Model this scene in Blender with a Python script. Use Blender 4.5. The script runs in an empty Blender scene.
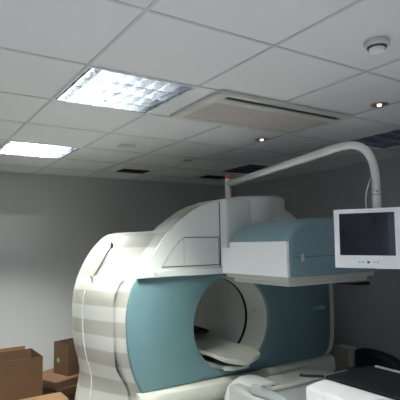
import bpy, bmesh, math, random
from mathutils import Vector, Matrix
random.seed(4)
C = bpy.context.scene.collection
PI = math.pi

# ------------------------------------------------------------------ materials
def mat(name, col, rough=.5, metal=0., emit=None, estr=0., noise=0., nscale=40., bump=0., bscale=200., spec=.5, coat=0.):
    m = bpy.data.materials.new(name); m.use_nodes = True
    nt = m.node_tree; b = nt.nodes['Principled BSDF']
    b.inputs['Base Color'].default_value = (*col, 1)
    b.inputs['Roughness'].default_value = rough
    b.inputs['Metallic'].default_value = metal
    b.inputs['Specular IOR Level'].default_value = spec
    b.inputs['Coat Weight'].default_value = coat
    if emit:
        b.inputs['Emission Color'].default_value = (*emit, 1)
        b.inputs['Emission Strength'].default_value = estr
    tc = nt.nodes.new('ShaderNodeTexCoord')
    if noise:
        n = nt.nodes.new('ShaderNodeTexNoise'); n.inputs['Scale'].default_value = nscale
        n.inputs['Detail'].default_value = 4
        mx = nt.nodes.new('ShaderNodeMix'); mx.data_type = 'RGBA'
        mx.inputs[6].default_value = (*[c*(1-noise) for c in col], 1)
        mx.inputs[7].default_value = (*[min(1, c*(1+noise)) for c in col], 1)
        nt.links.new(tc.outputs['Object'], n.inputs['Vector'])
        nt.links.new(n.outputs['Fac'], mx.inputs[0]); nt.links.new(mx.outputs[2], b.inputs['Base Color'])
    if bump:
        n2 = nt.nodes.new('ShaderNodeTexNoise'); n2.inputs['Scale'].default_value = bscale
        bp = nt.nodes.new('ShaderNodeBump'); bp.inputs['Strength'].default_value = bump
        bp.inputs['Distance'].default_value = .004
        nt.links.new(tc.outputs['Object'], n2.inputs['Vector'])
        nt.links.new(n2.outputs['Fac'], bp.inputs['Height']); nt.links.new(bp.outputs['Normal'], b.inputs['Normal'])
    return m

M = {}
M['wall'] = mat('wall_paint', (.465, .47, .465), .75, noise=.02, nscale=3, bump=.15, bscale=120)
M['tile'] = mat('ceiling_tile', (.72, .72, .71), .9, noise=.03, nscale=2.5, bump=.3, bscale=260)
M['tbar'] = mat('ceiling_bar', (.53, .535, .56), .5, noise=.02)
M['floor'] = mat('vinyl_floor', (.55, .54, .52), .4, noise=.08, nscale=60)
M['base'] = mat('skirting', (.5, .5, .5), .5, noise=.02)
M['teal'] = mat('teal_plastic', (.125, .225, .245), .42, noise=.03, nscale=6, spec=.4)
M['blue'] = mat('pale_blue_plastic', (.21, .325, .365), .40, noise=.03, nscale=6, spec=.4)
M['white'] = mat('white_plastic', (.79, .82, .78), .38, noise=.015, nscale=5)
M['cream'] = mat('cream_plastic', (.60, .60, .53), .4, noise=.02, nscale=5)
M['bright'] = mat('bright_white_plastic', (.93, .94, .93), .4, noise=.01)
M['grey'] = mat('grey_plastic', (.42, .44, .44), .45, noise=.03)
M['palegrey'] = mat('pale_grey_plastic', (.56, .58, .55), .45, noise=.03)
M['darkgrey'] = mat('dark_grey_plastic', (.08, .085, .09), .5, noise=.05)
M['black'] = mat('black_rubber', (.012, .012, .014), .55, noise=.1)
M['vinyl'] = mat('black_vinyl', (.006, .006, .009), .8, noise=.1, bump=.2, bscale=90, spec=.15)
M['screen'] = mat('dark_screen_glass', (.012, .016, .026), .12, noise=.2, nscale=4, coat=.3)
M['tube'] = mat('painted_tube', (.64, .65, .60), .35, noise=.02)
M['red'] = mat('red_plastic', (.42, .07, .05), .4, noise=.05)
M['sticker'] = mat('green_sticker', (.16, .42, .05), .5, noise=.05)
M['chrome'] = mat('brushed_metal', (.45, .43, .40), .3, 1., noise=.05)
M['louvre'] = mat('louvre_aluminium', (.64, .67, .72), .14, 1., noise=.02)
M['reflector'] = mat('satin_reflector', (.36, .38, .41), .18, 1., noise=.01)
M['pan'] = mat('white_reflector', (.9, .92, .95), .5, noise=.01)
M['lamp'] = mat('fluorescent_tube', (1, 1, 1), .5, emit=(.97, 1.0, .93), estr=320.)
M['bulb'] = mat('halogen_bulb', (1, .8, .6), .3, emit=(1, .62, .42), estr=4.)
M['bulb_dim'] = mat('halogen_bulb_off', (.6, .58, .55), .2, noise=.05)
M['glass'] = mat('window_glass', (.9, .95, 1), .02, noise=.01)
M['glass'].node_tree.nodes['Principled BSDF'].inputs['Transmission Weight'].default_value = 1
def cardboard(name, col):
    m = mat(name, col, .85, noise=.10, nscale=9, bump=.2, bscale=60); return m
M['card'] = cardboard('brown_cardboard', (.105, .052, .022))
M['card2'] = cardboard('tan_cardboard', (.21, .115, .055))
M['card3'] = cardboard('dark_cardboard', (.07, .035, .016))
M['grille'] = mat('beige_intake_grille', (.64, .59, .54), .7, noise=.08, nscale=50, bump=.5, bscale=300)
M['seat'] = mat('dark_upholstery', (.03, .03, .042), .7, noise=.2, nscale=20)
M['text'] = mat('pale_lettering', (.35, .48, .52), .5, noise=.02)
M['ribbed'] = mat('ribbed_white', (.82, .81, .82), .5, noise=.01)

# horizontal stripes of the gantry cover, a printed decor in the part's own height
ms = bpy.data.materials.new('striped_cover'); ms.use_nodes = True
nt = ms.node_tree; b = nt.nodes['Principled BSDF']; b.inputs['Roughness'].default_value = .42
tc = nt.nodes.new('ShaderNodeTexCoord'); sp = nt.nodes.new('ShaderNodeSeparateXYZ')
nt.links.new(tc.outputs['Object'], sp.inputs[0])
ma = nt.nodes.new('ShaderNodeMath'); ma.operation = 'MULTIPLY_ADD'
ma.inputs[1].default_value = 2*PI/.212; ma.inputs[2].default_value = PI/2 - 2*PI*1.25/.212
sn = nt.nodes.new('ShaderNodeMath'); sn.operation = 'SINE'
nt.links.new(sp.outputs[2], ma.inputs[0]); nt.links.new(ma.outputs[0], sn.inputs[0])
cr = nt.nodes.new('ShaderNodeMapRange'); cr.inputs[1].default_value = -.18; cr.inputs[2].default_value = .12
nt.links.new(sn.outputs[0], cr.inputs[0])
mx = nt.nodes.new('ShaderNodeMix'); mx.data_type = 'RGBA'
mx.inputs[6].default_value = (.58, .58, .54, 1); mx.inputs[7].default_value = (.41, .40, .355, 1)
nt.links.new(cr.outputs[0], mx.inputs[0]); nt.links.new(mx.outputs[2], b.inputs['Base Color'])
M['stripe'] = ms

# ------------------------------------------------------------------ mesh helpers
def link(name, bm, m, parent=None, smooth=False, bevel=0., seg=2, auto=None):
    bmesh.ops.recalc_face_normals(bm, faces=bm.faces[:])
    me = bpy.data.meshes.new(name); bm.to_mesh(me); bm.free()
    o = bpy.data.objects.new(name, me); C.objects.link(o)
    ml = m if isinstance(m, (list, tuple)) else [m]
    for k in ml: me.materials.append(k)
    if smooth:
        for p in me.polygons: p.use_smooth = True
        if auto:
            me.set_sharp_from_angle(angle=math.radians(auto))
    if bevel:
        md = o.modifiers.new('bevel', 'BEVEL'); md.width = bevel; md.segments = seg
        md.limit_method = 'ANGLE'; md.angle_limit = math.radians(35)
        for p in me.polygons: p.use_smooth = True
        me.set_sharp_from_angle(angle=math.radians(40))
        wn = o.modifiers.new('wn', 'WEIGHTED_NORMAL'); wn.keep_sharp = True
    if parent:
        o.parent = parent
        o.matrix_parent_inverse = parent.matrix_basis.inverted()
    return o

def box(bm, x0, x1, y0, y1, z0, z1, mtx=None, mi=0):
    v = [bm.verts.new((x, y, z)) for x in (x0, x1) for y in (y0, y1) for z in (z0, z1)]
    fs = [(0, 1, 3, 2), (4, 6, 7, 5), (0, 4, 5, 1), (2, 3, 7, 6), (0, 2, 6, 4), (1, 5, 7, 3)]
    for f in fs:
        q = bm.faces.new([v[i] for i in f]); q.material_index = mi
    if mtx:
        for a in v: a.co = mtx @ a.co
    return v

def cyl(bm, p0, p1, r0, r1=None, n=24, cap=True, mi=0):
    r1 = r0 if r1 is None else r1
    p0, p1 = Vector(p0), Vector(p1); d = (p1-p0).normalized()
    a = d.orthogonal().normalized(); c = d.cross(a)
    R = []
    for p, r in ((p0, r0), (p1, r1)):
        R.append([bm.verts.new(p+a*r*math.cos(2*PI*i/n)+c*r*math.sin(2*PI*i/n)) for i in range(n)])
    for i in range(n):
        f = bm.faces.new((R[0][i], R[0][(i+1) % n], R[1][(i+1) % n], R[1][i])); f.material_index = mi
    if cap:
        bm.faces.new(R[0][::-1]).material_index = mi; bm.faces.new(R[1]).material_index = mi

def lathe(bm, prof, centre, n=40, mi=0):   # prof: (r, z) about vertical axis
    cx, cy = centre; rings = []
    for r, z in prof:
        if r < 1e-6: rings.append([bm.verts.new((cx, cy, z))])
        else: rings.append([bm.verts.new((cx+r*math.cos(2*PI*i/n), cy+r*math.sin(2*PI*i/n), z)) for i in range(n)])
    for a, b2 in zip(rings, rings[1:]):
        for i in range(n):
            j = (i+1) % n
            vs = ([a[0]] if len(a) == 1 else [a[i], a[j]]) + ([b2[0]] if len(b2) == 1 else [b2[j], b2[i]])
            bm.faces.new(vs).material_index = mi

def tube(bm, pts, r, n=16, rr=None):
    pts = [Vector(p) for p in pts]; rings = []; up = None
    for i, p in enumerate(pts):
        t = (pts[min(i+1, len(pts)-1)]-pts[max(i-1, 0)]).normalized()
        a = t.orthogonal().normalized() if up is None else (up - t*up.dot(t)).normalized()
        up = a; c = t.cross(a); q = rr[i] if rr else r
        rings.append([bm.verts.new(p+(a*math.cos(2*PI*k/n)+c*math.sin(2*PI*k/n))*q) for k in range(n)])
    for a, b2 in zip(rings, rings[1:]):
        for k in range(n): bm.faces.new((a[k], a[(k+1) % n], b2[(k+1) % n], b2[k]))
    bm.faces.new(rings[0][::-1]); bm.faces.new(rings[-1])

def prism(bm, poly, axis, a0, a1, mi=0):   # poly in the two other axes
    def mk(u, v, w): return {0: (w, u, v), 1: (u, w, v), 2: (u, v, w)}[axis]
    A = [bm.verts.new(mk(u, v, a0)) for u, v in poly]; B = [bm.verts.new(mk(u, v, a1)) for u, v in poly]
    n = len(poly)
    for i in range(n): bm.faces.new((A[i], A[(i+1) % n], B[(i+1) % n], B[i])).material_index = mi
    bm.faces.new(A[::-1]).material_index = mi; bm.faces.new(B).material_index = mi

def loft(bm, rings, cap0=False, cap1=False, closed=True):
    V = [[bm.verts.new(p) for p in r] for r in rings]
    n = len(V[0])
    for a, b2 in zip(V, V[1:]):
        for i in range(n if closed else n-1):
            bm.faces.new((a[i], a[(i+1) % n], b2[(i+1) % n], b2[i]))
    if cap0: bm.faces.new(V[0][::-1])
    if cap1: bm.faces.new(V[-1])
    return V

def empty(name, loc, label, cat, group=None, rz=0):
    o = bpy.data.objects.new(name, None); C.objects.link(o)
    o.location = loc; o.rotation_euler = (0, 0, rz); o.empty_display_size = .1
    return tag(o, label, cat, group)
def tag(o, label, cat, group=None):
    o['label'] = label; o['category'] = cat
    if group: o['group'] = group
    return o
def struct(o):
    o['kind'] = 'structure'; return o
def reparent(o, parent):
    o.parent = parent; o.matrix_parent_inverse = parent.matrix_basis.inverted()
def copy_tree(o, loc=None, label=None):
    r = o.copy(); C.objects.link(r)
    if loc is not None: r.location = loc
    if label: r['label'] = label
    for ch in list(o.children):
        c = ch.copy(); C.objects.link(c); c.parent = r
        for g in ch.children:
            d = g.copy(); C.objects.link(d); d.parent = c
    return r

# ------------------------------------------------------------------ room shell
XL, XR, YF, YB, H = -2.3, 4.211, -1.6, 5.523, 2.469
T = .6; X0, Y0 = .7246, 1.4405
bm = bmesh.new(); box(bm, XL-.12, XR+.12, YF-.12, YB+.12, -.12, 0)
struct(link('floor', bm, M['floor']))
bm = bmesh.new(); box(bm, XL-.12, XR+.12, YB, YB+.12, 0, H+.2); struct(link('wall_back', bm, M['wall']))
bm = bmesh.new(); box(bm, XR, XR+.12, YF, YB, 0, H+.2); struct(link('wall_right', bm, M['wall']))
WY0, WY1, WZ0, WZ1 = -1.3, .9, .9, 2.1     # unseen window added in the left wall to let fill light in
bm = bmesh.new()
box(bm, XL-.12, XL, YF, WY0, 0, H+.2); box(bm, XL-.12, XL, WY1, YB, 0, H+.2)
box(bm, XL-.12, XL, WY0, WY1, 0, WZ0); box(bm, XL-.12, XL, WY0, WY1, WZ1, H+.2)
struct(link('wall_left', bm, M['wall']))
bm = bmesh.new(); box(bm, XL-.12, XR+.12, YF-.12, YF, 0, H+.2); struct(link('wall_front', bm, M['wall']))
bm = bmesh.new()
for (y0, y1, z0, z1) in ((WY0, WY0+.05, WZ0, WZ1), (WY1-.05, WY1, WZ0, WZ1), (-.225, -.175, WZ0, WZ1), (WY0, WY1, WZ0, WZ0+.05), (WY0, WY1, WZ1-.05, WZ1)):
    box(bm, XL-.09, XL-.03, y0, y1, z0, z1)
struct(link('added_window', bm, M['white']))  # frame of the added window, out of view
bm = bmesh.new()
box(bm, XL, XR, YB-.015, YB, 0, .1); struct(link('baseboard_back', bm, M['base']))
bm = bmesh.new(); box(bm, XR-.015, XR, YF, YB-.016, 0, .1); struct(link('baseboard_right', bm, M['base']))

# ceiling: slab with the grid of bars and the lay-in tiles
lit = [(0, 1), (0, 4)]; unlit = [(4, 1), (4, 4)]
fit = lit+unlit
bm = bmesh.new(); box(bm, XL-.12, XR+.12, YF-.12, YB+.12, H+.12, H+.2); struct(link('ceiling', bm, M['tile']))
bm = bmesh.new()
hw = .0068
i0, i1 = math.floor((XL-X0)/T), math.ceil((XR-X0)/T); j0, j1 = math.floor((YF-Y0)/T), math.ceil((YB-Y0)/T)
for i in range(i0, i1):
    for j in range(j0, j1):
        if (i, j) in fit: continue
        xa, xb = max(XL, X0+i*T), min(XR, X0+(i+1)*T); ya, yb = max(YF, Y0+j*T), min(YB, Y0+(j+1)*T)
        if xb-xa < .03 or yb-ya < .03: continue
        box(bm, xa+hw*.6, xb-hw*.6, ya+hw*.6, yb-hw*.6, H+.001+random.uniform(0, .0015), H+.016)
struct(link('ceiling_tiles', bm, M['tile']))
bm = bmesh.new()
for i in range(i0, i1+1):
    x = X0+i*T
    if XL < x < XR: box(bm, x-hw, x+hw, YF, YB, H-.003, H+.03)
for j in range(j0, j1+1):
    y = Y0+j*T
    if YF < y < YB: box(bm, XL, XR, y-hw, y+hw, H-.0025, H+.029)
box(bm, XL, XR, YB-.02, YB, H-.004, H+.02); box(bm, XR-.02, XR, YF, YB, H-.004, H+.02)
struct(link('trim_1', bm, M['tbar']))

# ------------------------------------------------------------------ recessed light fittings
def light_panel(i, j, on, label, name='ceiling_light', cat='ceiling light'):
    x0, y0 = X0+i*T+.004, Y0+j*T+.004; w = T-.008
    r = empty(name, (x0+w/2, y0+w/2, H), label, cat)
    bm = bmesh.new()   # pan
    t = .004; d = .105
    box(bm, x0, x0+w, y0, y0+w, H+d-t, H+d)
    for a in ((x0, x0+t, y0, y0+w), (x0+w-t, x0+w, y0, y0+w), (x0+t, x0+w-t, y0, y0+t), (x0+t, x0+w-t, y0+w-t, y0+w)):
        box(bm, *a, H+.031, H+d-t)
    link('housing', bm, M['pan'], r)
    bm = bmesh.new()
    f = .008
    for a in ((x0, x0+w, y0, y0+f), (x0, x0+w, y0+w-f, y0+w), (x0, x0+f, y0+f, y0+w-f), (x0+w-f, x0+w, y0+f, y0+w-f)):
        box(bm, *a, H-.006, H-.0005)
    link('frame', bm, M['white'], r)
    # louvre: four troughs along x, eight cells each, V-section blades
    bm = bmesh.new()
    a0, a1 = x0+f, x0+w-f; b0, b1 = y0+f, y0+w-f; ny, nx = 4, 8
    for k in range(ny+1):
        c = b0+(b1-b0)*k/ny
        top, bot = H+.052, H-.002; wt = .022
        c = min(max(c, b0+.005), b1-.005)
        prism(bm, [(c-.0012, top), (c-.005, bot), (c+.005, bot), (c+.0012, top)], 0, a0, a1)
    link('reflector', bm, M['reflector'], r)
    bm = bmesh.new()
    for k in range(nx+1):
        c = a0+(a1-a0)*k/nx
        top, bot = H+.055, H-.001; wt = .0165
        c = min(max(c, a0+wt), a1-wt)
        prof = []
        for q in range(6):
            t = q/5; prof.append((wt*(.10+.90*t**1.6), bot+(top-bot)*t))
        prism(bm, [(c-a, z) for a, z in prof]+[(c+a, z) for a, z in reversed(prof)], 1, b0, b1)
    link('louvre_blades', bm, M['louvre'], r)
    for k in range(ny):
        c = b0+(b1-b0)*(k+.5)/ny
        bm = bmesh.new(); cyl(bm, (a0+.01, c, H+.074), (a1-.01, c, H+.074), .013, n=12)
        link('fluorescent_tube', bm, M['lamp'] if on else M['pan'], r, smooth=True, auto=40)
    return r
light_panel(0, 1, True, 'large lit louvred ceiling light, the nearer and bigger of the two glowing fittings')
light_panel(0, 4, True, 'lit louvred ceiling light farther away, at the left edge close to the back wall')
light_panel(4, 1, False, 'unlit dark louvred ceiling light above the monitor arm bend at right')
light_panel(4, 4, False, 'unlit dark louvred ceiling light behind the red capped post near the right wall')

# ------------------------------------------------------------------ ceiling cassette
r = empty('air_conditioner', (2.0, 2.34, H), 'long white ceiling air conditioner cassette with beige grille and black outlet slot', 'air conditioner')
ax0, ax1, ay0, ay1 = 1.455, 2.51, 2.01, 2.58
bm = bmesh.new()
z1, z0 = H-.004, H-.024
prism(bm, [(ax0, z1), (ax1, z1), (ax1-.02, z0), (ax0+.02, z0)], 1, ay0+.09, ay0+.10)
bm.free(); bm = bmesh.new()
# frame built of four bars round the grille and the slot
def bar(x0, x1, y0, y1): box(bm, x0, x1, y0, y1, z0, z1)
bar(ax0, ax1, ay0, ay0+.035); bar(ax0, ax1, ay0+.085, ay0+.15); bar(ax0, ax1, ay1-.06, ay1)
for q0, q1 in ((ay0+.035, ay0+.085), (ay0+.15, ay1-.06)):
    bar(ax0, ax0+.07, q0, q1); bar(ax1-.05, ax1, q0, q1)
bmesh.ops.remove_doubles(bm, verts=bm.verts[:], dist=1e-5)
link('frame', bm, M['cream'], r)
bm = bmesh.new(); box(bm, ax0+.071, ax1-.051, ay0+.151, ay1-.061, z0+.006, z1)
for k in range(26):
    y = ay0+.16+k*.0125
    if y < ay1-.075: box(bm, ax0+.075, ax1-.055, y, y+.005, z0+.002, z0+.006)
link('intake_grille', bm, M['grille'], r)
bm = bmesh.new(); box(bm, ax0+.071, ax1-.051, ay0+.036, ay0+.084, z1-.004, z1)
link('outlet_slot', bm, M['black'], r)
bm = bmesh.new(); box(bm, ax0+.08, ax1-.06, ay0+.072, ay0+.078, z0+.004, z0+.015)
link('louvre', bm, M['darkgrey'], r)
bm = bmesh.new(); cyl(bm, (ax0+.02, ay1+.006, H-.012), (ax0+.02, ay1+.006, H-.003), .008, n=10)
link('sensor', bm, M['darkgrey'], r)

# ------------------------------------------------------------------ smoke detectors
r = empty('smoke_detector', (1.66, 1.185, H), 'white round smoke detector standing out from the ceiling at upper right', 'smoke detector')
bm = bmesh.new(); lathe(bm, [(0, H-.003), (.052, H-.003), (.052, H-.02), (.046, H-.026), (0, H-.026)], (1.66, 1.185))
link('base', bm, M['palegrey'], r, smooth=True, auto=30)
bm = bmesh.new(); lathe(bm, [(0, H-.026), (.040, H-.026), (.038, H-.034), (0, H-.034)], (1.66, 1.185))
link('vent_ring', bm, M['darkgrey'], r, smooth=True, auto=30)
bm = bmesh.new(); lathe(bm, [(0, H-.034), (.033, H-.034), (.031, H-.047), (.018, H-.053), (0, H-.054)], (1.66, 1.185))
link('dome', bm, M['white'], r, smooth=True, auto=30)
r = empty('ceiling_speaker', (1.62, 3.6, H), 'flat round off-white disc on the ceiling beyond the large light', 'ceiling disc')
bm = bmesh.new(); lathe(bm, [(0, H-.003), (.075, H-.003), (.078, H-.008), (.07, H-.012), (0, H-.013)], (1.62, 3.6))
link('cover', bm, M['palegrey'], r, smooth=True, auto=30)

# ------------------------------------------------------------------ downlights
def downlight(x, y, on, label):
    r = empty('downlight', (x, y, H), label, 'downlight', 'small round downlights in a row')
    bm = bmesh.new(); lathe(bm, [(.053, H-.003), (.053, H-.007), (.045, H-.010), (.030, H-.006), (.024, H-.0035)], (x, y))
    link('trim_ring', bm, M['chrome'], r, smooth=True)
    bm = bmesh.new(); lathe(bm, [(0, H-.0032), (.029, H-.0032), (.029, H-.0036), (0, H-.0036)], (x, y))
    link('recess', bm, M['darkgrey'], r)
    bm = bmesh.new(); lathe(bm, [(0, H-.004), (.013, H-.004), (.012, H-.012), (0, H-.015)], (x, y), n=20)
    link('bulb', bm, M['bulb'] if on else M['bulb_dim'], r, smooth=True)
downlight(2.46, 1.76, True, 'round recessed downlight with warm reddish bulb, nearest of the three in the row')
downlight(2.46, 2.86, True, 'round recessed downlight just beyond the air conditioner, middle one of the row')
downlight(2.43, 3.96, False, 'small dim recessed downlight farthest away, left of the red capped post')

# ------------------------------------------------------------------ black ceiling vents
def vent(x0, x1, y0, y1, label):
    r = empty('ceiling_vent', ((x0+x1)/2, (y0+y1)/2, H), label, 'air vent', 'black ceiling vents by the back wall')
    bm = bmesh.new()
    for a in ((x0, x1, y0, y0+.015), (x0, x1, y1-.015, y1), (x0, x0+.015, y0+.015, y1-.015), (x1-.015, x1, y0+.015, y1-.015)): box(bm, *a, H-.012, H-.004)
    link('frame', bm, M['black'], r)
    bm = bmesh.new(); box(bm, x0+.015, x1-.015, y0+.015, y1-.015, H-.0045, H-.004)
    link('backing', bm, M['black'], r)
    n = 7
    bm = bmesh.new()
    for k in range(n):
        y = y0+.02+(y1-y0-.04)*(k+.5)/n
        box(bm, x0+.016, x1-.016, y-.003, y+.003, H-.011, H-.005)
    link('slats', bm, M['black'], r)
vent(2.08, 2.40, 4.72, 4.92, 'black rectangular ceiling vent at left, above the striped scanner cover')
vent(3.18, 3.50, 4.72, 4.92, 'black rectangular ceiling vent partly behind the red capped post')

# ------------------------------------------------------------------ gantry
XM = 2.45
G = empty('scanner_gantry', (2.4, 3.6, 0), 'large white, striped and teal medical scanner gantry with round bore', 'medical scanner')
BX, BZ, BR = 2.315, 1.003, .374
zl = [.02, .30, .45, .60, .70, .83, .95, 1.08, 1.20, 1.32, 1.42, 1.47, 1.535, 1.62, 1.716, 1.79, 1.853, 1.905, 1.942, 1.965, 1.982]
tealx = lambda z: interp(z, [(.02, 1.46), (.45, 1.50), (.60, 1.505), (.70, 1.455), (.83, 1.412), (.95, 1.395), (1.08, 1.388), (1.2, 1.398), (1.32, 1.427), (1.40, 1.462), (1.47, 1.512), (1.535, 1.571), (1.62, 1.625), (1.716, 1.697), (1.79, 1.775), (1.853, 1.865), (1.905, 1.945), (1.942, 2.022), (1.965, 2.10), (1.982, 2.22)])
def interp(z, tab):
    if z <= tab[0][0]: return tab[0][1]
    for (a, va), (b2, vb) in zip(tab, tab[1:]):
        if z <= b2: return va+(vb-va)*(z-a)/(b2-a)
    return tab[-1][1]
def closed(left, Y):   # left: list of (x, z) bottom to top; mirrored about XM
    return [(x, Y, z) for x, z in left]+[(2*XM-x, Y, z) for x, z in reversed(left)]
# front ring with the arch
def frontring(Y, dx, arch_in=0.):
    L = []
    for z in zl:
        L.append((tealx(z)-dx(z), z-arch_in*(max(0, z-1.42)/.56)))
    return closed(L, Y)
low = lambda z, a: a if z < 1.40 else a*max(0, 1-(z-1.40)/.20)
rings = [frontring(3.115, lambda z: -.012), frontring(3.12, lambda z: -.004), frontring(3.135, lambda z: .003),
         frontring(3.19, lambda z: low(z, .028)+.004), frontring(3.25, lambda z: low(z, .05)+.004), frontring(3.33, lambda z: low(z, .05)+.0),
         frontring(3.40, lambda z: low(z, .04)-.014, .012), frontring(3.44, lambda z: -.06, .05), frontring(3.45, lambda z: -.13, .12)]
bm = bmesh.new(); loft(bm, rings)
link('front_ring_cover', bm, M['stripe'], G, smooth=True, auto=50)
# rear housing
N = 22
zr = [.02, .30, .45, .60, .67, .75, .83, .90, .98, 1.06, 1.15, 1.22, 1.29, 1.37, 1.45, 1.52, 1.59, 1.65, 1.70, 1.725, 1.74, 1.75]
s_band = [(.02, 1.40), (.45, 1.45), (.60, 1.445), (.66, 1.415), (.75, 1.36), (.87, 1.34), (1.05, 1.338), (1.25, 1.335), (1.37, 1.39), (1.46, 1.50), (1.535, 1.585), (1.62, 1.64), (1.70, 1.70), (1.725, 1.73), (1.74, 1.76), (1.75, 1.83)]
s_sil = [(.02, 1.17), (.30, 1.20), (.451, 1.228), (.60, 1.256), (.673, 1.258), (.75, 1.243), (.831, 1.218), (.95, 1.198), (1.063, 1.192), (1.18, 1.194), (1.294, 1.207), (1.37, 1.227), (1.447, 1.256), (1.52, 1.294), (1.59, 1.337), (1.65, 1.383), (1.70, 1.435), (1.725, 1.475), (1.74, 1.56), (1.75, 1.80)]
def rear(Y, f, shrink=0., tab2=None):
    L = []
    for z in zr:
        x = interp(z, s_band)*(1-f)+interp(z, tab2 or s_sil)*f
        L.append((x+shrink, 1.0+(z-1.0)*(1-shrink*.6) if z > 1 else z))
    return closed(L, Y)
def bx(Y):   # bulge of the flank between the ring and the widest section
    t = (Y-3.22)/(3.66-3.22); return math.sin(min(1, t)*PI/2)**1.0*.35+min(1, t)*.65
ys = [3.22, 3.3, 3.4, 3.5, 3.6, 3.68]
rings = [rear(y, bx(y)) for y in ys]+[rear(3.80, 1, .03), rear(3.92, 1, .072), rear(4.04, 1, .13), rear(4.13, 1, .17), rear(4.19, 1, .21), rear(4.22, 1, .26)]
bm = bmesh.new(); V = loft(bm, rings)
# back face with the bore opening
last = V[-1]; hole = []
for v in last:
    a = math.atan2(v.co.z-BZ, v.co.x-BX); hole.append(bm.verts.new((BX+.345*math.cos(a), 4.22, BZ+.345*math.sin(a))))
for i in range(len(last)):
    j = (i+1) % len(last); bm.faces.new((last[i], last[j], hole[j], hole[i]))
link('striped_side_cover', bm, M['stripe'], G, smooth=True, auto=50)
def flank(Y, z, off=0.):
    f = bx(Y); return (interp(z, s_band)*(1-f)+interp(z, s_sil)*f-off, Y, z)
bm = bmesh.new(); tube(bm, [flank(3.54, z, .000) for z in [.1+.04*k for k in range(31)]], .005, n=10)
link('cover_edge_trim', bm, M['cream'], G, smooth=True)
# teal front panel
outl = [(1.474, 1.398), (1.447, 1.36), (1.427, 1.32), (1.405, 1.24), (1.392, 1.16), (1.388, 1.08), (1.393, .97), (1.402, .89), (1.425, .78), (1.458, .69), (1.505, .60)]
outr = [(3.40, .60), (3.445, .615), (3.48, .66), (3.50, .76), (3.513, .9), (3.518, 1.08), (3.512, 1.25), (3.50, 1.34), (3.485, 1.398)]
surround = outl+outr
outr = [(3.30, .60), (3.37, .622), (3.408, .675), (3.428, .76), (3.442, .9), (3.446, 1.08), (3.442, 1.25), (3.435, 1.34), (3.425, 1.398)]
poly = outl+outr
def rayhit(poly, cx, cz, a):
    dx, dz = math.cos(a), math.sin(a); best = None
    for (x1, z1), (x2, z2) in zip(poly, poly[1:]+poly[:1]):
        ex, ez = x2-x1, z2-z1; den = dx*ez-dz*ex
        if abs(den) < 1e-9: continue
        t = ((x1-cx)*ez-(z1-cz)*ex)/den; u = ((x1-cx)*dz-(z1-cz)*dx)/den
        if t > 0 and -1e-6 <= u <= 1+1e-6: best = t if best is None else min(best, t)
    return best
NA = 144
angs = sorted(set([2*PI*i/NA for i in range(NA)]+[math.atan2(z-BZ, x-BX) % (2*PI) for x, z in ((1.474, 1.398), (1.505, .60), (3.30, .60), (3.425, 1.398))]))
bm = bmesh.new(); R = []
spec = [('o', -.0, 3.13), ('o', -.0, 3.108), ('o', .008, 3.10), ('f', .5, 3.098), ('i', .012, 3.098), ('i', .006, 3.100), ('i', .002, 3.106), ('i', 0., 3.128), ('i', 0., 3.16)]
for kind, q, y in spec:
    ring = []
    for a in angs:
        t = rayhit(poly, BX, BZ, a); 
        rr = t-q if kind == 'o' else ((t+BR)/2 if kind == 'f' else min(BR+q, t-.004))
        ring.append((BX+rr*math.cos(a), y, BZ+rr*math.sin(a)))
    R.append(ring)
loft(bm, R)
link('teal_front_panel', bm, M['teal'], G, smooth=True, auto=50)
bm = bmesh.new()
A_ = [2*PI*i/NA for i in range(NA)]
loft(bm, [[(BX+(rayhit(surround, BX, BZ, a)-q)*math.cos(a), y, BZ+(rayhit(surround, BX, BZ, a)-q)*math.sin(a)) for a in A_] for q, y in ((0, 3.145), (0, 3.125), (.008, 3.117))]+[[(BX+(BR+.05)*math.cos(a), 3.117, BZ+(BR+.05)*math.sin(a)) for a in A_]])
link('front_surround', bm, M['cream'], G, smooth=True, auto=40)
# bore: front tunnel, dark gap ring, rear tunnel
def tun(segs, name, m, lab=None):
    bm = bmesh.new(); R = []
    for rr, y in segs: R.append([(BX+rr*math.cos(2*PI*i/96), y, BZ+rr*math.sin(2*PI*i/96)) for i in range(96)])
    loft(bm, R); return link(name, bm, m, G, smooth=True, auto=50)
tun([(BR, 3.128), (BR-.004, 3.14), (.352, 3.25), (.343, 3.355)], 'bore_front_liner', M['cream'])
tun([(.343, 3.355), (.378, 3.356), (.378, 3.384), (.341, 3.385)], 'bore_gap_ring', M['black'])
tun([(.341, 3.385), (.341, 3.62), (.345, 3.63), (.345, 3.95), (.352, 4.1), (.345, 4.22)], 'bore_rear_liner', M['palegrey'])
bm = bmesh.new(); a = math.radians(8); cyl(bm, (BX+.356*math.cos(a), 3.26, BZ+.358*math.sin(a)), (BX+.346*math.cos(a), 3.26, BZ+.346*math.sin(a)), .006, n=10)
link('positioning_sensor', bm, M['darkgrey'], G)
# belt strip above the teal panel
bm = bmesh.new(); prism(bm, [(1.462, 1.40), (3.438+.04, 1.40), (3.44, 1.425), (3.40, 1.452), (1.505, 1.452), (1.478, 1.43)], 1, 3.065, 3.125)
link('belt_strip', bm, M['white'], G, bevel=.006)
bm = bmesh.new()
for x in (1.588, 1.604): box(bm, x, x+.006, 3.0625, 3.066, 1.414, 1.434)
link('emblem', bm, M['grey'], G)
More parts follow.
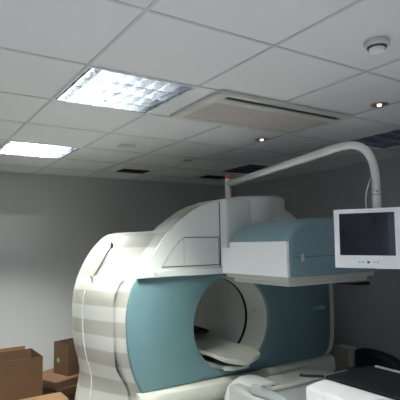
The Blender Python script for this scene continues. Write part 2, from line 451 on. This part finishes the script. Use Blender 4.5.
# arch front panel with a sunken inset
archp = [(tealx(z)+.006, z-.004) for z in [1.452]+[z for z in zl if z > 1.46]]
arch = archp+[(2*XM-x, z) for x, z in reversed(archp)]
ins = [(1.655, 1.467), (1.70, 1.535), (1.76, 1.612), (1.81, 1.662), (1.855, 1.692), (2.19, 1.692), (2.19, 1.467)]
bm = bmesh.new()
leftx = [(x, z) for x, z in archp]
def ztop(x): x = x if x < XM else 2*XM-x; return interp(x, sorted(leftx))
def instop(x): return interp(x, ins[:6]) if ins[0][0] <= x <= 2.19 else None
xs = sorted(set([leftx[0][0]+.001]+[x for x, z in arch]+[x for x, z in ins]+[1.60, 2.19-1e-4, 2.19+1e-4]+[2.3, 2.45, 2.6]))
cells = []
for a, b2 in zip(xs, xs[1:]):
    if b2-a < 1e-6: continue
    za, zb = ztop(a), ztop(b2)
    if ins[0][0]-1e-6 <= a and b2 <= 2.19+1e-6:
        cells.append([(a, 1.45), (b2, 1.45), (b2, 1.467), (a, 1.467)])
        cells.append([(a, instop(a)), (b2, instop(b2)), (b2, zb), (a, za)])
    else: cells.append([(a, 1.45), (b2, 1.45), (b2, zb), (a, za)])
for c in cells: bm.faces.new([bm.verts.new((x, 3.085, z)) for x, z in c])
bmesh.ops.remove_doubles(bm, verts=bm.verts[:], dist=2e-4)
r_ = bmesh.ops.extrude_face_region(bm, geom=bm.faces[:])
for v in r_['geom']:
    if isinstance(v, bmesh.types.BMVert): v.co.y = 3.13
link('arch_panel', bm, M['white'], G)
bm = bmesh.new(); c0 = (sum(x for x, z in ins)/7, sum(z for x, z in ins)/7)
prism(bm, [(c0[0]+(x-c0[0])*.955, c0[1]+(z-c0[1])*.94) for x, z in ins], 1, 3.09, 3.108)
link('inset_panel', bm, M['white'], G, bevel=.003)
bm = bmesh.new(); prism(bm, [(c0[0]+(x-c0[0])*.999, c0[1]+(z-c0[1])*.999) for x, z in ins], 1, 3.109, 3.114); link('inset_gap', bm, M['darkgrey'], G)
bm = bmesh.new(); box(bm, 2.183, 2.1915, 3.083, 3.086, 1.455, 1.972); link('block_gap', bm, M['darkgrey'], G)
bm = bmesh.new(); box(bm, 1.853, 1.8555, 3.0885, 3.091, 1.482, 1.677); link('panel_seam', bm, M['grey'], G)
# lower lip and plinth
bm = bmesh.new()
def lipring(x): return [(x, 3.085, .598), (x, 3.052, .590), (x, 3.038, .572), (x, 3.030, .49), (x, 3.045, .465), (x, 3.13, .46), (x, 3.13, .598)]
loft(bm, [[(p[0], min(3.13, p[1]+(.03 if k in (0, 11) else 0)), p[2]) for p in lipring(x)] for k, x in enumerate([1.47, 1.50, 1.6, 1.8, 2.0, 2.3, 2.6, 2.9, 3.1, 3.3, 3.40, 3.43])], True, True)
link('lower_lip', bm, M['cream'], G, smooth=True, auto=40)
bm = bmesh.new(); cyl(bm, (1.60, 3.028, .54), (1.60, 3.04, .54), .011, n=14); link('lip_screw', bm, M['grey'], G)
bm = bmesh.new(); prism(bm, [(1.47, .02), (3.43, .02), (3.42, .46), (1.49, .46)], 1, 3.06, 3.13); link('plinth', bm, M['palegrey'], G, bevel=.01)
# upper yoke: block and round housing
bm = bmesh.new(); box(bm, 2.192, 2.45, 3.0, 3.44, 1.455, 1.992)
link('yoke_block', bm, M['white'], G, bevel=.014, seg=3)
bm = bmesh.new(); lathe(bm, [(0, 2.034), (.16, 2.032), (.235, 2.026), (.268, 2.016), (.278, 2.0), (.28, 1.97), (.28, 1.46), (0, 1.46)], (2.63, 3.21), n=64)
link('yoke_housing', bm, M['white'], G, smooth=True, auto=35)
bm = bmesh.new(); tube(bm, [(2.235, 2.985, 1.56), (2.225, 2.96, 1.60), (2.235, 2.93, 1.65), (2.27, 2.91, 1.70), (2.33, 2.90, 1.74)], .035, n=16)
link('detector_cable', bm, M['palegrey'], G, smooth=True)
# lettering
cu = bpy.data.curves.new('lettering', 'FONT'); cu.body = 'symbia'; cu.size = .062; cu.extrude = .0012
tob = bpy.data.objects.new('tmp', cu); C.objects.link(tob)
dg = bpy.context.evaluated_depsgraph_get(); me = bpy.data.meshes.new_from_object(tob.evaluated_get(dg)); bpy.data.objects.remove(tob)
lt = bpy.data.objects.new('lettering', me); C.objects.link(lt); me.materials.clear(); me.materials.append(M['text'])
me.transform(Matrix.Translation((3.20, 3.0965, 1.02)) @ Matrix.Rotation(PI/2, 4, 'X')); reparent(lt, G)
# small lever with a red tip and a hook on the striped cover
def fl(px, pz, Y=3.6, off=.012): 
    return flank(Y, pz, off)
bm = bmesh.new(); tube(bm, [flank(3.510, 1.62, .004), flank(3.510, 1.57, .006), flank(3.505, 1.49, .006), flank(3.500, 1.42, .004)], .008, n=10, rr=[.005, .006, .008, .010])
lv = link('lever', bm, M['palegrey'], G, smooth=True)
bm = bmesh.new(); q = Vector(flank(3.510, 1.64, .008)); cyl(bm, q-Vector((0, 0, .022)), q+Vector((0, 0, .022)), .015, .006, n=14); t_ = link('lever_tip', bm, M['red'], lv, smooth=True, auto=40)
bm = bmesh.new(); tube(bm, [Vector(flank(3.500, 1.385, .008))+Vector((0, .018*math.cos(a), .026*math.sin(a))) for a in [2*PI*k/20 for k in range(19)]], .004, n=8)
link('lever_hook', bm, M['grey'], lv, smooth=True)

# ------------------------------------------------------------------ upper detector head
def detector(name, label, up):
    D = empty(name, (2.53, 2.6, 1.0), label, 'detector head', None)
    s = 1 if up else -1
    zz = lambda z: 1.0+s*(z-1.0)
    prof = [(2.085, 1.42), (2.083, 1.55), (2.085, 1.645), (2.098, 1.682), (2.115, 1.706), (2.14, 1.732), (2.175, 1.755), (2.23, 1.777), (2.30, 1.792), (2.38, 1.800), (2.53, 1.803)]
    def ring(Y, ins, top=0.):
        P = prof+[(5.06-x, z) for x, z in reversed(prof[:-1])]
        out = []
        for x, z in P:
            xx = 2.53+(x-2.53)*(1-ins/.45); h = (z-1.42)/.383
            out.append((xx, Y, zz(1.42+(z-1.42)*(1-top/.383*h))))
        return out
    bm = bmesh.new()
    loft(bm, [ring(2.20, .04, .03), ring(2.204, .022, .016), ring(2.215, .009, .006), ring(2.24, 0), ring(2.5, 0), ring(2.75, .01, .0), ring(2.84, .04, .01), ring(2.9, .09, .03), ring(2.93, .13, .06)], True, True)
    link('housing', bm, M['blue'], D, smooth=True, auto=48)
    bm = bmesh.new(); box(bm, 2.07, 2.09, 2.20, 2.895, *sorted((zz(1.42), zz(1.606))), None)
    box(bm, 2.07, 2.09, 2.20, 2.80, *sorted((zz(1.606), zz(1.646))))
    link('side_panel', bm, M['bright'], D)
    if up:
        bm = bmesh.new(); box(bm, 2.12, 2.95, 2.198, 2.2005, 1.543, 1.547); link('seam', bm, M['darkgrey'], D)
        bm = bmesh.new(); box(bm, 2.19, 2.212, 2.188, 2.203, 1.515, 1.565); link('latch', bm, M['palegrey'], D, bevel=.004)
    bm = bmesh.new()
    za, zb = zz(1.418), zz(1.385)
    box(bm, 2.11, 2.96, 2.235, 2.90, min(za, zb), max(za, zb)); link('collimator_frame', bm, M['cream'], D, bevel=.006)
    bm = bmesh.new(); za, zb = zz(1.384), zz(1.352)
    box(bm, 2.15, 2.92, 2.27, 2.86, min(za, zb), max(za, zb)); link('collimator_plate', bm, M['palegrey'], D, bevel=.006)
    bm = bmesh.new(); za, zb = zz(1.47), zz(1.70); box(bm, 2.35, 2.75, 2.88, 3.10, min(za, zb), max(za, zb)); link('mounting_arm', bm, M['palegrey'], D, bevel=.02)
    return D
D1 = detector('detector_head', 'pale blue scanner detector head with bright white side panel, hanging above the bore', True)
bm = bmesh.new(); tube(bm, [(2.56, 2.25, 1.352), (2.60, 2.22, 1.350), (2.70, 2.19, 1.345), (2.82, 2.185, 1.341), (2.835, 2.185, 1.343)], .011, n=10, rr=[.003, .005, .009, .012, .006]); link('handle', bm, M['black'], D1, smooth=True)

# lower detector head: grey upper face with a pale frame, seen only at the bottom edge
D = empty('lower_detector_head', (2.53, 2.6, .4), 'grey and white lower detector head facing up below the bore', 'detector head')
bm = bmesh.new(); box(bm, 2.11, 2.98, 1.98, 2.92, .26, .60); link('housing', bm, M['palegrey'], D, bevel=.03, seg=4)
bm = bmesh.new(); box(bm, 2.14, 2.95, 2.01, 2.50, .60, .635); link('collimator_plate', bm, M['grey'], D, bevel=.006)
bm = bmesh.new(); box(bm, 2.17, 2.98, 2.505, 2.56, .60, .65); link('cross_rail', bm, M['cream'], D, bevel=.008)
bm = bmesh.new(); box(bm, 2.11, 2.165, 2.0, 2.66, .60, .66); link('side_rail', bm, M['grey'], D, bevel=.015, seg=3)
bm = bmesh.new(); box(bm, 2.40, 2.95, 2.57, 2.86, .60, .612); link('rear_cover', bm, M['palegrey'], D, bevel=.004)
bm = bmesh.new()
P = [(x+.02, z) for x, z in [(2.09, .30), (2.10, .50), (2.13, .565), (2.18, .60), (2.25, .622), (2.34, .622), (2.42, .60), (2.46, .57), (2.435, .562), (2.39, .575), (2.34, .572), (2.31, .55), (2.30, .30)]]
prism(bm, P, 1, 2.70, 2.98); link('support_arm', bm, M['white'], D, bevel=.008)
bm = bmesh.new(); prism(bm, [(2.30, .555), (2.315, .588), (2.35, .604), (2.40, .60), (2.44, .578), (2.47, .56), (2.40, .55)], 1, 2.693, 2.75); link('hollow_shade_infill', bm, M['black'], D)  # solid black infill stands for the shade inside the arm's opening
bm = bmesh.new(); box(bm, 2.30, 2.75, 2.90, 3.07, .30, .46); link('mounting_arm', bm, M['palegrey'], D, bevel=.02)

# ------------------------------------------------------------------ patient pallet inside the bore
P_ = empty('scanner_pallet', (2.32, 3.4, .72), 'white rounded end of patient pallet lying inside the scanner bore', 'patient pallet')
bm = bmesh.new()
def pal(Y, hwid, zt, th, n=14):
    top = []; bot = []
    for k in range(n+1):
        u = -1+2*k/n; x = 2.31+hwid*u
        top.append((x, Y, zt-.030*(1-u*u))); bot.append((x, Y, zt-th-.045*(1-u*u)+.0*abs(u)))
    return top+bot[::-1]
rings = [pal(2.935, .09, .765, .012), pal(2.945, .14, .768, .02), pal(2.975, .165, .772, .026), pal(3.03, .182, .776, .030), pal(3.12, .190, .785, .03), pal(3.6, .190, .785, .03), pal(4.75, .190, .785, .03)]
loft(bm, rings, True, True); link('pallet_shell', bm, M['cream'], P_, smooth=True, auto=40)
bm = bmesh.new()
loft(bm, [[(2.31+w*u, y, .676+.02*u*u) for u in (-1, -.5, 0, .5, 1)]+[(2.31+w*.8*u, y, .655) for u in (1, .5, 0, -.5, -1)] for w, y in ((.10, 3.02), (.15, 3.06), (.16, 3.2), (.16, 4.9))], True, True)
link('pallet_carriage', bm, M['palegrey'], P_, smooth=True, auto=40)
bm = bmesh.new(); box(bm, 2.1, 2.52, 4.72, 5.2, 0, .735); link('pallet_pedestal', bm, M['white'], P_, bevel=.02)
hr = bmesh.new(); loft(hr, [[(2.42+w*math.cos(a), y, .83+h*math.sin(a)) for a in [2*PI*k/20 for k in range(20)]] for w, h, y in ((.05, .012, 3.70), (.075, .02, 3.72), (.08, .028, 3.80), (.08, .03, 3.95), (.06, .02, 4.0))], True, True)
o = link('headrest_cushion', hr, M['black'], None, smooth=True); tag(o, 'small black cushion on the pallet inside the bore at its left rim', 'cushion')

# ------------------------------------------------------------------ monitor arm
AR = empty('boom_stand', (2.34, 3.17, 2.0), 'long cream tubular arm with red cap reaching from scanner top to the monitor', 'monitor arm')
bm = bmesh.new(); cyl(bm, (2.345, 3.17, 1.9925), (2.345, 3.17, 2.175), .027, n=24); link('post', bm, M['tube'], AR, smooth=True, auto=40)
bm = bmesh.new(); lathe(bm, [(0, 2.215), (.02, 2.212), (.028, 2.2), (.028, 2.176), (0, 2.176)], (2.345, 3.17), n=24); link('red_cap', bm, M['red'], AR, smooth=True, auto=40)
a0 = Vector((2.345, 3.16, 2.135)); a1 = Vector((1.93, 1.68, 2.125)); dn = Vector((2.045, 1.52, 1.80))
pts = [a0, a0.lerp(a1, .5), a1-(a1-a0).normalized()*.02]
p1 = a1; c1 = Vector((1.93, 1.60, 2.165))
B0, B1, B2, B3 = a1, Vector((1.955, 1.56, 2.150)), Vector((2.045, 1.518, 2.14)), Vector((2.054, 1.514, 1.97))
for k in range(1, 15):
    t = k/14; pts.append(B0*(1-t)**3+B1*3*t*(1-t)**2+B2*3*t*t*(1-t)+B3*t**3)
pts.append(Vector((2.054, 1.514, 1.90)))
bm = bmesh.new(); tube(bm, pts, .026, n=24, rr=[.025, .024, .022]+[.021]*(len(pts)-3)); link('boom', bm, M['tube'], AR, smooth=True)
bm = bmesh.new(); cyl(bm, (2.054, 1.514, 1.745), (2.054, 1.514, 1.899), .0225, n=24); link('swivel_joint', bm, M['tube'], AR, smooth=True, auto=40)
bm = bmesh.new(); cyl(bm, (2.054, 1.514, 1.871), (2.054, 1.514, 1.874), .0232, n=24); cyl(bm, (2.037, 1.497, 1.888), (2.041, 1.501, 1.888), .004, n=10)
link('joint_ring', bm, M['darkgrey'], AR)
bm = bmesh.new(); tube(bm, [(2.04, 1.535, 1.96), (2.025, 1.545, 1.91), (2.013, 1.55, 1.86), (2.013, 1.55, 1.80), (2.02, 1.545, 1.74)], .003, n=8); link('cable', bm, M['palegrey'], AR, smooth=True)

# ------------------------------------------------------------------ monitor
w = Vector((.365, -.931, 0)).normalized(); nrm = Vector((-.931, -.365, 0)).normalized()
ctr = Vector((1.9645, 1.505, 1.653))
MT = Matrix(((w.x, -nrm.x, 0, ctr.x), (w.y, -nrm.y, 0, ctr.y), (0, 0, 1, ctr.z), (0, 0, 0, 1))) @ Matrix.Rotation(math.radians(.6), 4, 'Y')
MO = empty('monitor', tuple(ctr), 'white framed flat monitor with dark screen hanging at the right on the arm', 'monitor')
W2, H2 = .173, .147
bm = bmesh.new()
sl, sr, sb, st = -.147, .124, -.084, .126    # screen opening
fr = [(-W2, W2, st, H2), (-W2, W2, -H2, sb), (-W2, sl, sb, st), (sr, W2, sb, st)]
box(bm, -W2, W2, 0.012, .045, -H2, H2, MT)
for x0, x1, z0, z1 in fr: box(bm, x0, x1, 0, .012, z0, z1, MT)
bmesh.ops.remove_doubles(bm, verts=bm.verts[:], dist=1e-5)
link('bezel', bm, M['bright'], MO)
bm = bmesh.new(); box(bm, sl, sr, .006, .0115, sb, st, MT); link('screen', bm, M['screen'], MO)
for dx in (-.048, -.032, .022, .038):
    bm = bmesh.new(); cyl(bm, MT @ Vector((dx, -.003, -.117)), MT @ Vector((dx, .001, -.117)), .0042, n=12); link('button', bm, M['grey'], MO)
bm = bmesh.new(); cyl(bm, MT @ Vector((-.005, -.003, -.117)), MT @ Vector((-.005, .001, -.117)), .0065, n=14); link('power_button', bm, M['darkgrey'], MO)
bm = bmesh.new(); box(bm, -.12, .12, .045, .07, -.10, .10, MT); link('rear_cover', bm, M['white'], MO, bevel=.008)
bm = bmesh.new(); box(bm, -.035, .035, .07, .082, -.035, .12, MT); link('mount_bracket', bm, M['palegrey'], MO)

# ------------------------------------------------------------------ patient bed in front of the scanner
B = empty('patient_bed', (2.31, 1.2, 0), 'white patient bed with black mattress top and ribbed side, bottom right', 'patient bed')
YE, YN = 1.985, .25
bm = bmesh.new()
prism(bm, [(1.975, .70), (1.975, .822), (1.985, .832), (2.115, .846), (2.13, .842), (2.53, .842), (2.545, .85), (2.60, .845), (2.64, .82), (2.64, .70)], 1, YN, YE)
link('bed_frame', bm, M['ribbed'], B, bevel=.006)
bm = bmesh.new()
n = 86
for k in range(n):
    y = YN+.02+k*(YE-YN-.04)/n
    box(bm, 1.972, 1.9755, y, y+.011, .705, .812)
o = link('side_ribs', bm, M['ribbed'], B)
bm = bmesh.new(); box(bm, 2.137, 2.53, YN, YE+.005, .842, .862); link('mattress', bm, M['vinyl'], B, bevel=.008, seg=3)
bm = bmesh.new(); box(bm, 2.535, 2.55, YN, YE-.04, .842, .868); link('side_rail', bm, M['bright'], B)
bm = bmesh.new(); tube(bm, [(2.137, 1.995, .856), (2.09, 2.03, .858), (2.05, 2.05, .862), (2.02, 2.075, .866)], .008, n=10); link('strap_end', bm, M['black'], B, smooth=True)
bm = bmesh.new(); box(bm, 2.1, 2.52, .4, 1.6, .06, .70); link('pedestal', bm, M['white'], B, bevel=.02)
bm = bmesh.new(); box(bm, 2.0, 2.62, .3, 1.7, 0, .06); link('bed_base', bm, M['palegrey'], B, bevel=.015)

# ------------------------------------------------------------------ things by the right wall
r = empty('pedestal_cabinet', (4.0, 3.38, 0), 'slim pale cream pedestal cabinet by the right wall behind the scanner', 'cabinet')
bm = bmesh.new(); box(bm, 3.88, 3.99, 3.27, 3.46, .03, .545); link('body', bm, M['cream'], r, bevel=.012)
bm = bmesh.new(); box(bm, 3.875, 4.0, 3.265, 3.465, .545, .560); link('top', bm, M['cream'], r, bevel=.006)
bm = bmesh.new(); box(bm, 3.89, 3.98, 3.28, 3.45, 0, .03); link('plinth', bm, M['darkgrey'], r)
r = empty('low_chair', (3.9, 3.0, 0), 'low dark padded chair with curved back against the right wall', 'chair')
bm = bmesh.new()
sec = [(3.27, .565), (3.15, .572), (3.02, .566), (2.90, .548), (2.82, .515), (2.765, .455), (2.80, .452), (2.86, .42)]
A = [(3.84+.0*k, y, z) for k, (y, z) in enumerate(sec)]
prism(bm, [(3.25, .12), (3.25, .555), (3.15, .566), (3.02, .562), (2.90, .545), (2.82, .512), (2.77, .455), (2.80, .30), (2.86, .12)], 0, 3.92, 4.06)
link('backrest', bm, M['seat'], r, bevel=.03, seg=4)
bm = bmesh.new(); box(bm, 3.55, 3.91, 2.84, 3.24, .30, .40); link('seat', bm, M['seat'], r, bevel=.03, seg=4)
for x, y in ((3.60, 2.88), (3.60, 3.20), (3.88, 2.88), (3.88, 3.20)):
    bm = bmesh.new(); cyl(bm, (x, y, 0), (x, y, .31), .014, n=12); link('leg', bm, M['black'], r, smooth=True, auto=40)

# ------------------------------------------------------------------ cardboard boxes
def openbox(name, label, loc, rz, w, d, h, m, flap=.0, tm=None):
    """box open at the top, origin at the near left corner"""
    r = empty(name, (0, 0, 0), label, 'cardboard box'); t = .006
    mt = Matrix.Translation(loc) @ Matrix.Rotation(rz, 4, 'Z')
    bm = bmesh.new()
    box(bm, 0, w, 0, d, 0, t, mt); box(bm, 0, w, 0, t, t, h, mt); box(bm, 0, w, d-t, d, t, h, mt)
    box(bm, 0, t, t, d-t, t, h, mt); box(bm, w-t, w, t, d-t, t, h, mt)
    link('body', bm, m, r)
    r.location = loc; 
    for c in r.children: c.matrix_parent_inverse = Matrix.Translation(loc).inverted()
    return r, mt
def flatbox(name, label, loc, rz, w, d, h, m, tape=True):
    r = empty(name, loc, label, 'cardboard box')
    mt = Matrix.Translation(loc) @ Matrix.Rotation(rz, 4, 'Z')
    bm = bmesh.new(); box(bm, 0, w, 0, d, 0, h-.004, mt); link('body', bm, m, r, bevel=.004)
    for y0, y1 in ((.002, d/2-.001), (d/2+.001, d-.002)):
        bm = bmesh.new(); box(bm, .002, w-.002, y0, y1, h-.004, h, mt); link('flap', bm, m, r)
    return r, mt
def addp(r, name, bm, m):
    o = link(name, bm, m); reparent(o, r); return o
r, mt = openbox('cardboard_box', 'big open brown cardboard box at far left beside the back wall', (.45, 4.30, 0), 0, .68, .40, .685, M['card'])
bm = bmesh.new(); box(bm, .0, .62, .396, .402, .685, .715, mt); addp(r, 'back_flap', bm, M['card2'])
bm = bmesh.new(); box(bm, 0, .68, -.0015, 0, .575, .577, mt); addp(r, 'crease', bm, M['card3'])
az = math.atan2(.36, .93)*.9
base = Vector((1.30, 4.44, 0))
flatbox('cardboard_box', 'brown cardboard box at the bottom of the stack beside the scanner', base+Vector((.02, .02, 0)), az, .44, .42, .26, M['card3'])
flatbox('cardboard_box', 'flat brown box in the middle of the stack, below the topmost flat box', base+Vector((.0, .0, .26)), az, .46, .44, .068, M['card'])
flatbox('cardboard_box', 'flat brown box topmost of the stack, under the upright box with green sticker', base+Vector((-.01, .005, .328)), az+.05, .46, .44, .072, M['card'])
r, mt = openbox('cardboard_box', 'small upright brown box with round green sticker standing on the stack', (1.44, 4.575, .401), math.atan2(.31, .95), .22, .235, .30, M['card'])
bm = bmesh.new(); cyl(bm, mt @ Vector((-.0015, .16, .13)), mt @ Vector((0, .16, .13)), .024, n=20); addp(r, 'round_sticker', bm, M['sticker'])
flatbox('cardboard_box', 'tan cardboard box in front of the open box, cut by the bottom edge', (.90, 4.045, 0), 0, .385, .24, .36, M['card2'])

# ------------------------------------------------------------------ light
w_ = bpy.data.worlds.new('World'); bpy.context.scene.world = w_; w_.use_nodes = True
bg = w_.node_tree.nodes['Background']; bg.inputs[0].default_value = (.55, .68, 1, 1); bg.inputs[1].default_value = .6
la = bpy.data.lights.new('added_daylight_fill', 'AREA'); la.shape = 'RECTANGLE'; la.size = WY1-WY0; la.size_y = WZ1-WZ0  # added bluish fill, aimed at the floor to bounce onto the ceiling
la.energy = 42; la.color = (.80, .84, 1.0); la.spread = math.radians(75)
lo = bpy.data.objects.new('added_daylight_fill', la); C.objects.link(lo); lo.location = (XL-.16, (WY0+WY1)/2, (WZ0+WZ1)/2)
lo.rotation_euler = (0, -PI/2+math.radians(42), 0)

# ------------------------------------------------------------------ camera
f, yaw, pitch, roll = 471.9, .57608, .09068, -.01772
fwd = Vector((math.sin(yaw)*math.cos(pitch), math.cos(yaw)*math.cos(pitch), math.sin(pitch)))
right = Vector((math.cos(yaw), -math.sin(yaw), 0)); up = right.cross(fwd)
r2 = right*math.cos(roll)+up*math.sin(roll); u2 = -right*math.sin(roll)+up*math.cos(roll)
cd = bpy.data.cameras.new('camera'); co = bpy.data.objects.new('camera', cd); C.objects.link(co)
cd.sensor_fit = 'HORIZONTAL'; cd.sensor_width = 36; cd.lens = f/400*36; cd.clip_start = .02
mw = Matrix((r2, u2, -fwd)).transposed().to_4x4(); mw.translation = Vector((0, 0, 1.645)); co.matrix_world = mw
sc = bpy.context.scene; sc.camera = co
sc.view_settings.view_transform = 'Standard'; sc.view_settings.look = 'None'
sc.view_settings.exposure = 1.2; sc.view_settings.gamma = 1; sc.view_settings.use_curve_mapping = False
sc.cycles.max_bounces = 10; sc.cycles.diffuse_bounces = 6; sc.cycles.sample_clamp_indirect = 6
sc.cycles.use_denoising = True
